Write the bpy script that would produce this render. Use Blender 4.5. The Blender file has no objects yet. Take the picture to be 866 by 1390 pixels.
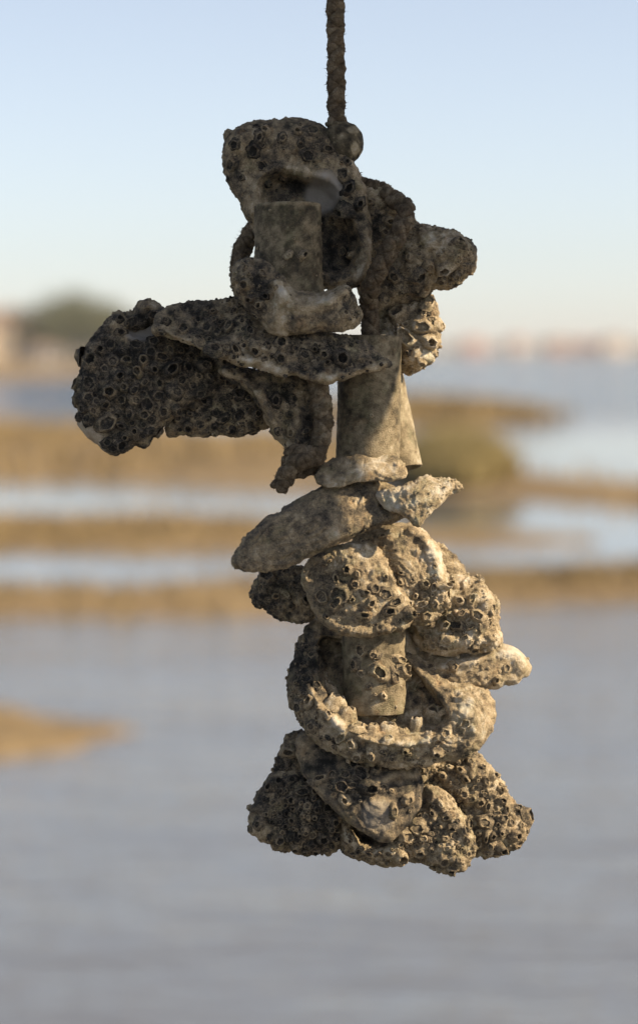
import bpy, math, random
import numpy as np
from mathutils import Vector, Matrix

# ------------------------------------------------------------------ camera, sky, sun, exposure
D = 1.5            # metres from the lens to the string of shells
S = 0.00039        # metres per photograph pixel at that distance
H = 2.5            # height of the lens above the water
HOR, CX = 475.0, 433.0

scene = bpy.context.scene
col = scene.collection
cam_d = bpy.data.cameras.new('camera'); cam = bpy.data.objects.new('camera', cam_d); col.objects.link(cam)
cam.location = (0, -D, H); cam.rotation_euler = (math.radians(90), 0, 0)
cam_d.sensor_fit = 'VERTICAL'; cam_d.sensor_height = 36.0; cam_d.sensor_width = 22.4
cam_d.lens = 36.0 * D / (1390 * S)
cam_d.shift_y = (HOR - 695.0) / 1390.0
cam_d.clip_start = 0.05; cam_d.clip_end = 20000
cam_d.dof.use_dof = True; cam_d.dof.focus_distance = D - 0.012; cam_d.dof.aperture_fstop = 6.3
scene.camera = cam

SUN_EL, SUN_AZ = math.radians(32), math.radians(100)     # azimuth measured from +Y towards +X
sun_dir = Vector((math.sin(SUN_AZ) * math.cos(SUN_EL), math.cos(SUN_AZ) * math.cos(SUN_EL), math.sin(SUN_EL)))
world = bpy.data.worlds.new('World'); scene.world = world; world.use_nodes = True
wn = world.node_tree; wn.nodes.clear()
sky = wn.nodes.new('ShaderNodeTexSky'); sky.sky_type = 'NISHITA'; sky.sun_disc = False
sky.sun_elevation = SUN_EL; sky.sun_rotation = SUN_AZ
sky.altitude = 0; sky.air_density = 0.75; sky.dust_density = 0.4; sky.ozone_density = 2.5
bg = wn.nodes.new('ShaderNodeBackground'); bg.inputs['Strength'].default_value = 0.096
wo = wn.nodes.new('ShaderNodeOutputWorld')
hs = wn.nodes.new('ShaderNodeHueSaturation'); hs.inputs['Saturation'].default_value = 0.62        # pale, hazy coastal sky
wb = wn.nodes.new('ShaderNodeMix'); wb.data_type = 'RGBA'; wb.blend_type = 'MULTIPLY'; wb.inputs[0].default_value = 1.0; wb.inputs[7].default_value = (1.02, 0.985, 0.975, 1)
wn.links.new(sky.outputs[0], hs.inputs['Color']); wn.links.new(hs.outputs[0], wb.inputs[6]); wn.links.new(wb.outputs[2], bg.inputs['Color']); wn.links.new(bg.outputs[0], wo.inputs['Surface'])
sd = bpy.data.lights.new('sun', 'SUN'); sd.energy = 5.0; sd.angle = math.radians(0.5); sd.color = (1.0, 0.82, 0.57)
sun = bpy.data.objects.new('sun', sd); col.objects.link(sun)
sun.rotation_euler = sun_dir.to_track_quat('Z', 'Y').to_euler(); sun.location = (6, -1, 8)
vs = scene.view_settings
vs.view_transform = 'Standard'; vs.look = 'None'; vs.exposure = 0.8; vs.gamma = 1.0; vs.use_curve_mapping = False

# ------------------------------------------------------------------ numpy noise
rng = np.random.default_rng(7)
random.seed(7)
def _h(ix, iy, iz, k):
    n = (ix.astype(np.int64) * 374761393 + iy.astype(np.int64) * 668265263 + iz.astype(np.int64) * 2147483647 + k * 1274126177) & 0xffffffff
    n = ((n ^ (n >> 13)) * 1274126177) & 0xffffffff
    n = ((n ^ (n >> 16)) * 2246822519) & 0xffffffff
    return ((n ^ (n >> 15)) & 0xffffff) / float(0xffffff)
def vnoise(p, k=0):
    i = np.floor(p).astype(np.int64); f = p - i
    w = f * f * f * (f * (f * 6 - 15) + 10)
    r = 0
    for a in (0, 1):
        wx = w[:, 0] if a else 1 - w[:, 0]
        for b in (0, 1):
            wy = w[:, 1] if b else 1 - w[:, 1]
            for c in (0, 1):
                wz = w[:, 2] if c else 1 - w[:, 2]
                r = r + wx * wy * wz * _h(i[:, 0] + a, i[:, 1] + b, i[:, 2] + c, k)
    return r * 2 - 1
def fbm(p, oct=4, k=0):
    r = 0; a = 1.0; t = 0
    for o in range(oct):
        r = r + a * vnoise(p * (2.03 ** o) + 17.3 * o, k + o); t += a; a *= 0.55
    return r / t * 1.6
def worley(p, k=0):
    i = np.floor(p).astype(np.int64); best = np.full(len(p), 9.0)
    for a in (-1, 0, 1):
        for b in (-1, 0, 1):
            for c in (-1, 0, 1):
                q = i + np.array([a, b, c])
                j = np.stack([_h(q[:, 0], q[:, 1], q[:, 2], k + 11 * s) for s in (1, 2, 3)], 1)
                best = np.minimum(best, ((q + j - p) ** 2).sum(1))
    return np.sqrt(best)
def sstep(a, b, x):
    t = np.clip((x - a) / (b - a), 0, 1); return t * t * (3 - 2 * t)

# ------------------------------------------------------------------ outlines
def smooth_poly(pts, n=2):
    p = np.array(pts, float)
    for _ in range(n):
        q = np.roll(p, -1, 0)
        p = np.stack([0.75 * p + 0.25 * q, 0.25 * p + 0.75 * q], 1).reshape(-1, 2)
    return p
def seg_near(P, A, B):
    """distance and nearest point of points P to the segments A-B"""
    best = np.full(len(P), 1e18); near = np.zeros_like(P)
    for a, b in zip(A, B):
        ab = b - a; L = (ab ** 2).sum() + 1e-12
        t = np.clip(((P - a) @ ab) / L, 0, 1)
        q = a + t[:, None] * ab
        dd = ((P - q) ** 2).sum(1)
        m = dd < best; best[m] = dd[m]; near[m] = q[m]
    return np.sqrt(best), near
def poly_d(P, poly):
    """signed distance (positive inside) and nearest outline point"""
    A = poly; B = np.roll(poly, -1, 0)
    d, near = seg_near(P, A, B)
    ins = np.zeros(len(P), bool)
    for a, b in zip(A, B):
        c = ((a[1] > P[:, 1]) != (b[1] > P[:, 1]))
        x = (b[0] - a[0]) * (P[:, 1] - a[1]) / (b[1] - a[1] + 1e-12) + a[0]
        ins ^= c & (P[:, 0] < x)
    return np.where(ins, d, -d), near
def line_d(P, pts):
    p = np.array(pts, float); return seg_near(P, p[:-1], p[1:])[0]
def poly_grid(poly, step):
    lo = poly.min(0) - step * 1.5; hi = poly.max(0) + step * 1.5
    nx = int((hi[0] - lo[0]) / step) + 2; ny = int((hi[1] - lo[1]) / step) + 2
    gx, gy = np.meshgrid(lo[0] + np.arange(nx) * step, lo[1] + np.arange(ny) * step)
    P = np.stack([gx.ravel(), gy.ravel()], 1)
    d, near = poly_d(P, poly)
    ins = d > step * 0.25
    idx = np.arange(nx * ny).reshape(ny, nx)
    q = np.stack([idx[:-1, :-1], idx[:-1, 1:], idx[1:, 1:], idx[1:, :-1]], -1).reshape(-1, 4)
    q = q[ins[q].any(1)]
    used = np.unique(q); rem = np.full(nx * ny, -1); rem[used] = np.arange(len(used))
    P2 = P[used].copy(); o = ~ins[used]; P2[o] = near[used][o]
    d2 = np.where(o, 0, d[used])
    return P2, d2, rem[q], o
def vnormals(V, F):
    n = np.zeros_like(V)
    fn = np.cross(V[F[:, 2]] - V[F[:, 0]], V[F[:, 3]] - V[F[:, 1]])
    for k in range(F.shape[1]): np.add.at(n, F[:, k], fn)
    return n / (np.linalg.norm(n, axis=1)[:, None] + 1e-12)

# ------------------------------------------------------------------ objects
def mesh_obj(name, V, F, mat, parent=None, attrs=None, smooth=True, loc=(0, 0, 0)):
    me = bpy.data.meshes.new(name)
    me.from_pydata(np.asarray(V).tolist(), [], F.tolist() if hasattr(F, 'tolist') else F)
    if smooth: me.polygons.foreach_set('use_smooth', [True] * len(me.polygons))
    for k, a in (attrs or {}).items():
        at = me.attributes.new(k, 'FLOAT', 'POINT'); at.data.foreach_set('value', np.asarray(a, np.float32))
    me.materials.append(mat); me.update()
    o = bpy.data.objects.new(name, me); col.objects.link(o); o.location = loc
    if parent: o.parent = parent
    return o
def tag(o, label=None, cat=None, group=None, kind=None):
    if label: o['label'] = label
    if cat: o['category'] = cat
    if group: o['group'] = group
    if kind: o['kind'] = kind
    return o
def empty(name, loc=(0, 0, 0)):
    o = bpy.data.objects.new(name, None); col.objects.link(o); o.location = loc; o.empty_display_size = 0.02
    return o
def W(px, py, y=0.0):
    """photograph pixel at depth y (pixels, + is away) -> metres"""
    k = (D + y * S) / D
    return Vector(((px - CX) * S * k, y * S, H + (HOR - py) * S * k))

# ------------------------------------------------------------------ materials
def new_mat(name):
    m = bpy.data.materials.new(name); m.use_nodes = True
    nt = m.node_tree; nt.nodes.clear()
    out = nt.nodes.new('ShaderNodeOutputMaterial'); b = nt.nodes.new('ShaderNodeBsdfPrincipled')
    nt.links.new(b.outputs[0], out.inputs['Surface'])
    return m, nt, b
def node(nt, t, **kw):
    n = nt.nodes.new(t)
    for k, v in kw.items(): setattr(n, k, v)
    return n
def noise_n(nt, vec, scale, detail=4, rough=0.6):
    n = node(nt, 'ShaderNodeTexNoise'); n.inputs['Scale'].default_value = scale
    n.inputs['Detail'].default_value = detail; n.inputs['Roughness'].default_value = rough
    nt.links.new(vec, n.inputs['Vector']); return n.outputs[0]
def math_n(nt, op, a, b=None, c=None, clamp=False):
    n = node(nt, 'ShaderNodeMath', operation=op, use_clamp=clamp)
    for i, x in enumerate((a, b, c)):
        if x is None: continue
        if isinstance(x, (int, float)): n.inputs[i].default_value = x
        else: nt.links.new(x, n.inputs[i])
    return n.outputs[0]
def ramp_n(nt, fac, stops):
    n = node(nt, 'ShaderNodeValToRGB'); r = n.color_ramp
    while len(r.elements) < len(stops): r.elements.new(0.5)
    for e, (p, c) in zip(r.elements, stops): e.position = p; e.color = (*c, 1)
    nt.links.new(fac, n.inputs[0]); return n.outputs[0]
def mix_n(nt, fac, a, b, mode='MIX'):
    n = node(nt, 'ShaderNodeMix', data_type='RGBA', blend_type=mode)
    for i, x in ((0, fac), (6, a), (7, b)):
        if isinstance(x, (int, float)): n.inputs[i].default_value = x
        elif isinstance(x, tuple): n.inputs[i].default_value = (*x, 1)
        else: nt.links.new(x, n.inputs[i])
    return n.outputs[2]
def bump_n(nt, h, strength, dist, bsdf):
    b = node(nt, 'ShaderNodeBump'); b.inputs['Strength'].default_value = strength; b.inputs['Distance'].default_value = dist
    nt.links.new(h, b.inputs['Height']); nt.links.new(b.outputs[0], bsdf.inputs['Normal'])

SHELL_RAMP = [(0.0, (0.022, 0.020, 0.016)), (0.16, (0.062, 0.053, 0.042)), (0.36, (0.195, 0.155, 0.105)),
              (0.55, (0.385, 0.295, 0.178)), (0.75, (0.57, 0.46, 0.305)), (1.0, (0.76, 0.68, 0.54))]
def shell_material(name, ramp=SHELL_RAMP, rand=0.0, green=0.35, amp=1.0):
    m, nt, b = new_mat(name)
    geo = node(nt, 'ShaderNodeNewGeometry').outputs['Position']
    tone = node(nt, 'ShaderNodeAttribute', attribute_name='tone').outputs['Fac']
    nac = node(nt, 'ShaderNodeAttribute', attribute_name='nacre').outputs['Fac']
    rug = math_n(nt, 'MULTIPLY', math_n(nt, 'SUBTRACT', 1.0, node(nt, 'ShaderNodeAttribute', attribute_name='smoothed').outputs['Fac']), amp)
    n1 = noise_n(nt, geo, 260, 5, 0.65); n2 = noise_n(nt, geo, 1400, 3, 0.6)
    t = math_n(nt, 'ADD', tone, math_n(nt, 'MULTIPLY', math_n(nt, 'SUBTRACT', n1, 0.5), math_n(nt, 'MULTIPLY', rug, 1.15)))
    t = math_n(nt, 'ADD', t, math_n(nt, 'MULTIPLY', math_n(nt, 'SUBTRACT', n2, 0.5), math_n(nt, 'MULTIPLY', rug, 0.85)))
    vo = node(nt, 'ShaderNodeTexVoronoi'); vo.inputs['Scale'].default_value = 420; nt.links.new(geo, vo.inputs['Vector'])
    fl = math_n(nt, 'MULTIPLY', math_n(nt, 'SUBTRACT', 0.30, vo.outputs['Distance'], clamp=True), 4.0, clamp=True)      # chalky flecks
    t = math_n(nt, 'ADD', t, math_n(nt, 'MULTIPLY', fl, math_n(nt, 'SUBTRACT', noise_n(nt, geo, 180, 2), 0.42)))
    if rand:
        oi = node(nt, 'ShaderNodeObjectInfo').outputs['Random']
        t = math_n(nt, 'ADD', t, math_n(nt, 'MULTIPLY', math_n(nt, 'SUBTRACT', oi, 0.5), rand))
    c = ramp_n(nt, t, ramp)
    # patches of green film and of rusty silt
    g = math_n(nt, 'MULTIPLY', math_n(nt, 'SUBTRACT', noise_n(nt, geo, 95, 3), 0.52, clamp=True), 6.0, clamp=True)
    c = mix_n(nt, math_n(nt, 'MULTIPLY', g, green), c, (0.42, 0.55, 0.42), 'MULTIPLY')
    ru = math_n(nt, 'MULTIPLY', math_n(nt, 'SUBTRACT', noise_n(nt, geo, 140, 2), 0.60, clamp=True), 7.0, clamp=True)
    c = mix_n(nt, math_n(nt, 'MULTIPLY', ru, 0.35), c, (0.9, 0.62, 0.38), 'MULTIPLY')
    nc = mix_n(nt, noise_n(nt, geo, 120, 3), (0.42, 0.36, 0.29), (0.60, 0.55, 0.48))
    c = mix_n(nt, nac, c, nc)
    nt.links.new(c, b.inputs['Base Color'])
    r = math_n(nt, 'SUBTRACT', 0.82, math_n(nt, 'MULTIPLY', nac, 0.42)); nt.links.new(r, b.inputs['Roughness'])
    b.inputs['Specular IOR Level'].default_value = 0.3
    hh = math_n(nt, 'ADD', n2, math_n(nt, 'MULTIPLY', noise_n(nt, geo, 3800, 2), 0.5))
    bump_n(nt, hh, 0.9, 0.0016, b)
    return m
M_shell = shell_material('shell')
M_barn = shell_material('barnacle_plate', rand=0.22, green=0.35)
PIPE_RAMP = [(0.0, (0.04, 0.033, 0.022)), (0.25, (0.125, 0.10, 0.062)), (0.48, (0.29, 0.23, 0.14)), (0.75, (0.46, 0.38, 0.25)), (1.0, (0.62, 0.55, 0.43))]
M_pipe = shell_material('weathered_pipe', PIPE_RAMP, green=0.4, amp=.55)
ROPE_RAMP = [(0.0, (0.03, 0.022, 0.015)), (0.35, (0.085, 0.06, 0.036)), (0.7, (0.19, 0.14, 0.085)), (1.0, (0.34, 0.27, 0.18))]
M_rope = shell_material('rope_fibre', ROPE_RAMP, green=0.25)

# ------------------------------------------------------------------ unseen timber rail, added to shade the upper shells; string tied to it
def timber_material():
    m, nt, b = new_mat('grey_timber')
    tc = node(nt, 'ShaderNodeTexCoord').outputs['Object']
    mp = node(nt, 'ShaderNodeMapping'); mp.inputs['Scale'].default_value = (1.5, 40, 40); nt.links.new(tc, mp.inputs['Vector'])
    n = noise_n(nt, mp.outputs[0], 2.0, 6, 0.6)
    nt.links.new(ramp_n(nt, n, [(0.3, (0.10, 0.085, 0.07)), (0.7, (0.30, 0.27, 0.23))]), b.inputs['Base Color'])
    b.inputs['Roughness'].default_value = 0.9; bump_n(nt, n, 0.5, 0.004, b)
    return m
M_timber = timber_material()
def box_mesh(name, sx, sy, sz, mat, parent, loc, rot=(0, 0, 0), bev=0.006):
    import bmesh
    bm = bmesh.new(); bmesh.ops.create_cube(bm, size=1.0)
    bmesh.ops.scale(bm, vec=(sx, sy, sz), verts=bm.verts)
    bmesh.ops.bevel(bm, geom=bm.edges[:], offset=bev, segments=2, affect='EDGES')
    me = bpy.data.meshes.new(name); bm.to_mesh(me); bm.free(); me.materials.append(mat)
    o = bpy.data.objects.new(name, me); col.objects.link(o); o.location = loc; o.rotation_euler = rot
    if parent: o.parent = parent
    return o
# the rail's lower back edge lies in the plane of sun rays that leaves the shade line on the string
P0 = W(546, 488, 0)                           # a point on the shade line
n_sh = Vector((1.0, 1.92, -1.05)); n_sh -= sun_dir * n_sh.dot(sun_dir)      # normal of the shade plane, towards the lit side
RAIL_H = 0.25                                 # rail underside above P0
edge_dir = Vector((-n_sh.y, n_sh.x, 0)).normalized()
edge_pt = P0 + sun_dir * (RAIL_H / sun_dir.z)
perp = Vector((-n_sh.x, -n_sh.y, 0)).normalized()
RW, RT = 0.17, 0.045
ang = math.atan2(-edge_dir.y, -edge_dir.x)
ctr = edge_pt + perp * (RW / 2) + Vector((0, 0, RT / 2)); ctr -= edge_dir * ((ctr.x - 0.9) / edge_dir.x)
rail = tag(empty('shade_rail', (ctr.x, ctr.y, -0.6)), 'unseen grey weathered timber rail on posts, added to shade the shells, rope tied round it', 'railing')
box_mesh('rail_board', 6.4, RW, RT, M_timber, rail, (0, 0, ctr.z + 0.6), (0, 0, ang))
for sx in (-3.05, 3.05):
    q = Vector((math.cos(ang) * sx, math.sin(ang) * sx, 0)) 
    box_mesh('post', 0.12, 0.12, ctr.z - RT / 2 + 0.6 - 0.002, M_timber, rail, (q.x, q.y, (ctr.z - RT / 2 + 0.6) / 2), (0, 0, ang))
_f = edge_pt + perp * RW
rail_front = _f - edge_dir * ((_f.x - W(457, 0).x) / edge_dir.x)      # where the rope comes down in front of the rail

# ------------------------------------------------------------------ barnacles
def barnacle_mesh(seed, tone):
    r = np.random.default_rng(seed); n = 15
    ang = np.arange(n) / n * 2 * math.pi + r.uniform(-.12, .12, n)
    plate = 1 + 0.10 * np.cos(ang * 5 + r.uniform(0, 6)) + r.uniform(-.06, .06, n)
    el = 1 + r.uniform(.05, .3) * np.cos(ang * 2 + r.uniform(0, 6))
    style = seed % 3                      # 0 steep cone, 1 low worn ring, 2 shut by its plates
    lean = r.uniform(-.25, .25, 2); hh = (r.uniform(.9, 1.25), r.uniform(.5, .7), r.uniform(.6, .9))[style]; op = (r.uniform(.45, .6), r.uniform(.66, .78), r.uniform(.5, .62))[style]
    rings = [(1.22, -0.2, 0.0), (1.02, 0.10, 0.05), (0.86, 0.5, .08), (op + .10, 0.95, .18), (op - 0.02, 1.0, .20), (op - 0.06, 0.7, -.02), (op - 0.10, (.3, .35, .66)[style], -.06)]
    V = []; T = []
    jag = r.uniform(-.22, .16, n)
    for k, (rr, z, t) in enumerate(rings):
        for a in range(n):
            q = rr * (plate[a] if k < 5 else 1) * el[a]
            V.append((q * math.cos(ang[a]) + lean[0] * z, q * math.sin(ang[a]) + lean[1] * z, (z + (jag[a] if k in (3, 4) else 0)) * hh)); T.append(tone + t)
    c = len(V); V.append((lean[0] * .4 + .06, lean[1] * .4, (.42, .5, 0.95)[style] * hh)); T.append(tone - (.08, .04, -.04)[style])
    F = []
    for k in range(len(rings) - 1):
        for a in range(n):
            F.append((k * n + a, k * n + (a + 1) % n, (k + 1) * n + (a + 1) % n, (k + 1) * n + a))
    k = len(rings) - 1
    for a in range(n): F.append((k * n + a, k * n + (a + 1) % n, c))
    me = bpy.data.meshes.new('barnacle'); me.from_pydata(V, [], F)
    me.polygons.foreach_set('use_smooth', [i // n not in (3, 4) for i in range(len(me.polygons))])
    at = me.attributes.new('tone', 'FLOAT', 'POINT'); at.data.foreach_set('value', np.array(T, np.float32))
    me.materials.append(M_barn); me.update()
    return me
BARN = {k: [barnacle_mesh(99 * i + s, t) for s in range(12)] for i, (k, t) in enumerate((('dark', 0.16), ('mid', 0.34), ('pale', 0.52)))}
def frame_from(nrm, spin):
    z = Vector(nrm).normalized(); q = z.to_track_quat('Z', 'Y')
    return q @ Matrix.Rotation(spin, 3, 'Z').to_quaternion()
def put_barnacle(root, pos, nrm, r, kind):
    o = bpy.data.objects.new('barnacle', random.choice(BARN[kind])); col.objects.link(o); o.parent = root
    o.location = Vector(pos) - root.location; o.rotation_mode = 'QUATERNION'
    o.rotation_quaternion = frame_from(nrm, random.uniform(0, 6.28)); s = r * random.uniform(.9, 1.1)
    o.scale = (s * random.uniform(.82, 1.25), s * random.uniform(.82, 1.15), s * random.uniform(.6, 1.15))
    return o
def crust_mesh(name, P3, N3, R3, tone, root):
    """tiny barnacles too small to pick apart, one mesh"""
    n = 7; V = []; F = []; T = []
    for p, nn, r in zip(P3, N3, R3):
        q = frame_from(nn, random.uniform(0, 6.28)).to_matrix(); b = len(V); hgt = random.uniform(.5, 1.1); op = random.uniform(.35, .6)
        for rr, z, t in ((1.1, -.2, -.06), (.85, .5, .02), (op + .08, 1, .18), (op - .12, .9, .05), (op - .18, .3, -.25)):
            for a in range(n):
                w = rr * random.uniform(.88, 1.12)
                v = q @ Vector((w * math.cos(a / n * 6.2832), w * math.sin(a / n * 6.2832), z * hgt)) * r
                V.append((p[0] + v.x, p[1] + v.y, p[2] + v.z)); T.append(tone + t)
        for k in range(4):
            for a in range(n): F.append((b + k * n + a, b + k * n + (a + 1) % n, b + (k + 1) * n + (a + 1) % n, b + (k + 1) * n + a))
        F.append(tuple(b + 4 * n + a for a in range(n)))
    L = np.array(V) - np.array(root.location)
    o = mesh_obj(name, L, F, M_barn, root, {'tone': T}); o['kind'] = 'stuff'
    return o

# ------------------------------------------------------------------ oyster shells
STEP = 1.3
def gauss(P, cx, cy, rx, ry=None, rot=0.0):
    ry = ry or rx; c, s = math.cos(rot), math.sin(rot)
    a = P[:, 0] - cx; b = P[:, 1] - cy
    return np.exp(-(((a * c + b * s) / rx) ** 2 + ((-a * s + b * c) / ry) ** 2))
def oyster(label, outline, y0, tilt=(0, 0), front=12, back=8, ew=20, feat=(), lump=4, terr=1.6, tper=9, pit=1.6, pcell=8, knob=0.0, kcell=16,
           grain=1.5, tone=0.3, tvar=0.28, patch=(), barn=(), crust=None, seed=0, jag=2.5, sm=2, spots=(), up=0.0, rug=1.0):
    poly = smooth_poly(outline, sm)
    # ragged outline
    c3 = np.c_[poly, np.full(len(poly), seed * 31.7)]
    nrm = np.roll(poly, -1, 0) - np.roll(poly, 1, 0); nrm = np.c_[nrm[:, 1], -nrm[:, 0]]; nrm /= np.linalg.norm(nrm, axis=1)[:, None] + 1e-9
    poly = poly + nrm * (fbm(c3 / 14, 3, seed)[:, None]) * jag
    P2, d, Q, rim = poly_grid(poly, STEP)
    uc, vc = poly.mean(0)
    e = 1 - (1 - np.clip(d / ew, 0, 1)) ** 2; e = .35 * np.sqrt(np.clip(e, 0, 1)) + .65 * e
    fade = np.clip(d / 7.0, 0, 1)
    plane = y0 + tilt[0] * (P2[:, 0] - uc) + tilt[1] * (P2[:, 1] - vc)
    # slow bend of the whole valve so that no edge is straight in depth
    plane = plane + 6 * fbm(np.c_[P2, np.full(len(P2), seed * 9.1)] / 90, 2, seed + 50)
    yf = plane - front * e; yb = plane + back * e
    tn = np.zeros(len(P2)); nc = np.zeros(len(P2))
    for f in feat:
        k = f[0]
        if k == 'ridge': w = np.exp(-(line_d(P2, f[1]) / f[2]) ** 2); yf = yf - f[3] * w * fade; tn += (f[4] if len(f) > 4 else 0) * w
        elif k == 'bump': w = gauss(P2, *f[1:5]); yf = yf - f[5] * w * fade; tn += (f[6] if len(f) > 6 else 0) * w
        elif k == 'cav':
            dd, _ = poly_d(P2, smooth_poly(f[1], 2)); w = sstep(0, f[3], dd); yf = yf + f[2] * w; yb = np.maximum(yb, yf + 5 * e); tn += (f[4] if len(f) > 4 else 0) * w
    yb = np.maximum(yb, yf + 3.5 * e)
    for p in patch:
        if p[0] == 'nacre': nc = np.maximum(nc, sstep(0.25, 0.6, gauss(P2, *p[1:6])) * p[6])
        else: tn += p[6] * gauss(P2, *p[1:6])
    n = len(P2)
    front_V = np.c_[P2[:, 0], yf, -P2[:, 1]]; back_V = np.c_[P2[:, 0], yb, -P2[:, 1]]
    V = np.r_[front_V, back_V]
    bi = np.arange(n) + n; bi[rim] = np.arange(n)[rim]              # both faces share the rim
    F = np.r_[Q, bi[Q][:, ::-1]]
    used = np.unique(F); rem = np.full(2 * n, -1); rem[used] = np.arange(len(used))
    V = V[used]; F = rem[F]; src = used % n
    isf = (used < n) & ~rim[src]
    F = F[:, ::-1] if vnormals(V, F)[isf][:, 1].mean() > 0 else F
    N = vnormals(V, F)
    # relief: lumps, growth terraces, pits, crusty knobs, grain
    p3 = V + np.array([seed * 131.0, seed * 57.0, 0]); ds = d[src]
    rel = .7 * lump * fbm(p3 / 34, 3, seed) * (0.35 + 0.65 * np.clip(ds / 10, 0, 1))
    if terr:
        ph = ds / tper + 1.3 * fbm(p3 / 45, 2, seed + 3); fr = ph - np.floor(ph)
        rel += terr * (1 - fr) * sstep(0, .12, fr) * (0.6 + 0.8 * fbm(p3 / 22, 2, seed + 5))
    nacv = nc[src]
    rough = rug * (1 - 0.85 * nacv)
    if knob: rel += knob * (0.75 - worley(p3 / kcell, seed)) * rough * sstep(-.25, .2, fbm(p3 / 40, 2, seed + 8))
    if pit:
        w = worley(p3 / pcell, seed + 2); rel -= pit * sstep(.42, .16, w) * sstep(-.1, .25, fbm(p3 / 26, 2, seed + 9)) * rough
    g = fbm(p3 / 7, 4, seed + 4)
    rg = 1 - np.abs(fbm(p3 / 15, 3, seed + 14)) * 2.2
    rel += (1.0 * (1 - 2.4 * np.abs(fbm(p3 / 5.5, 3, seed + 16)))) * rough * sstep(-.5, .4, fbm(p3 / 30, 2, seed + 17))
    rel += 1.7 * rg * rough * sstep(-.35, .3, fbm(p3 / 38, 2, seed + 15))
    rel += grain * g * rough
    Vd = V + N * rel[:, None]
    N2 = vnormals(Vd, F)
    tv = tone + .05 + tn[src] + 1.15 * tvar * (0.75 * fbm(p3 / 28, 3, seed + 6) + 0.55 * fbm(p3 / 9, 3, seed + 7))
    # to metres
    k = (D + y0 * S) / D
    Wd = np.c_[(Vd[:, 0] - CX) * S * k, Vd[:, 1] * S, H + (HOR + Vd[:, 2]) * S * k]
    loc = W(uc, vc, y0)
    root = empty('oyster_shell', loc); tag(root, label, 'shell', 'oyster shells strung on the hanging rope')
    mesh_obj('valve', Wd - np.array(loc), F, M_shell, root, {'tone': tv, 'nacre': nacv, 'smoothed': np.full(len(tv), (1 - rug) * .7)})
    # barnacles: (kind, count, rmin, rmax, [(cx, cy, rx, ry) places or None])
    taken = []
    sel = np.where(isf)[0]
    for bx, by, r, kind in spots:
        c = sel[int(np.argmin((V[sel, 0] - bx) ** 2 + (V[sel, 2] + by) ** 2))]; p = Vd[c]
        taken.append((p[0], p[1], p[2], r)); put_barnacle(root, Wd[c], N[c] * .8 + N2[c] * .2 + np.array([0, -.1, 1.0]) * up, r * S, kind)
    for kind, cnt, r0, r1, places in barn:
        w = np.ones(len(src)) * 0.25
        if places: w = sum(gauss(V[:, [0, 2]] * np.array([1, -1]), a, b, c_, d_) for a, b, c_, d_ in places)
        w = w * (isf | (ds < 6)) * (nacv < .3) * (N2[:, 1] < 0.35) * np.where(ds < 8, .1, 1.0)
        if w.sum() <= 0: continue
        cand = rng.choice(len(src), size=min(len(src), cnt * 25), p=w / w.sum())
        made = 0
        for c in cand:
            if made >= cnt * .85: break
            r = r0 * .85 + (r1 * 1.2 - r0 * .85) * rng.random() ** 1.6; p = Vd[c]
            if any((p[0] - a) ** 2 + (p[1] - b) ** 2 + (p[2] - z) ** 2 < ((r + q) * .9) ** 2 for a, b, z, q in taken): continue
            taken.append((p[0], p[1], p[2], r)); put_barnacle(root, Wd[c], N[c] * .75 + N2[c] * .25, r * S, kind); made += 1
    if crust:
        cnt, r0, r1, ct, places = crust
        w = np.ones(len(src))
        if places: w = sum(gauss(V[:, [0, 2]] * np.array([1, -1]), a, b, c_, d_) for a, b, c_, d_ in places)
        w = w * (nacv < .2) * (0.15 + sstep(-.2, .3, fbm(p3 / 30, 2, seed + 12)))
        cand = rng.choice(len(src), size=int(cnt * 1.5), p=w / w.sum())
        keep = [c for c in cand if all((Vd[c][0] - a) ** 2 + (Vd[c][1] - b) ** 2 + (Vd[c][2] - z) ** 2 > (q * .95) ** 2 for a, b, z, q in taken)]
        if keep: crust_mesh('barnacle_crust', Wd[keep], N[keep], (r0 * .8 + (r1 - r0 * .8) * rng.random(len(keep)) ** 1.7) * S, ct + .05, root)
    return root

# --- upper group
oyster('hollow cupped shell topmost on the string, pale scar inside and knobbly rolled rim',
       [(299,207),(308,182),(333,166),(375,160),(412,157),(440,171),(466,192),(484,224),(494,252),(501,285),(506,325),(504,355),(492,386),(470,397),(440,392),(400,398),(365,372),(348,330),(338,300),(320,268),(303,240)],
       12, (0.02, -0.10), front=18, back=26, ew=20, jag=1.2, seed=1, rug=0.75, tone=0.37, lump=4, knob=3, kcell=19, terr=1.0,
       feat=[('bump', 390, 200, 90, 40, 10), ('cav', [(352,300),(346,262),(352,240),(372,227),(395,228),(418,236),(446,240),(464,258),(470,282),(484,305),(494,325),(494,352),(482,376),(450,384),(425,360),(380,345)], 42, 20, -.06),
             ('bump', 322, 190, 22, 20, 10), ('bump', 400, 186, 40, 16, 8), ('ridge', [(345,285),(350,245),(372,230),(402,232),(440,242)], 7, 6, .12),
             ('ridge', [(470,205),(488,245),(499,300),(502,345),(488,386)], 6, 7, .18), ('bump', 380, 275, 26, 26, 16)],
       patch=[('nacre', 439, 262, 25, 30, 0.5, .95), ('tone', 405, 178, 22, 16, 0, .2), ('tone', 335, 190, 26, 14, 0, .16), ('tone', 460, 340, 26, 40, 0, -.14)],
       barn=[('dark', 20, 5, 10, [(345,205,38,26),(430,200,34,18),(472,260,10,60),(316,225,12,18)]), ('mid', 9, 4, 8, [(400,185,70,22),(470,290,14,60)])],
       crust=(45, 2, 3.4, .2, None), spots=[(315,222,12,'dark'),(362,178,9,'mid'),(345,205,10,'dark'),(352,188,8,'dark'),(444,204,9,'dark'),(465,240,9,'dark')])
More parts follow.
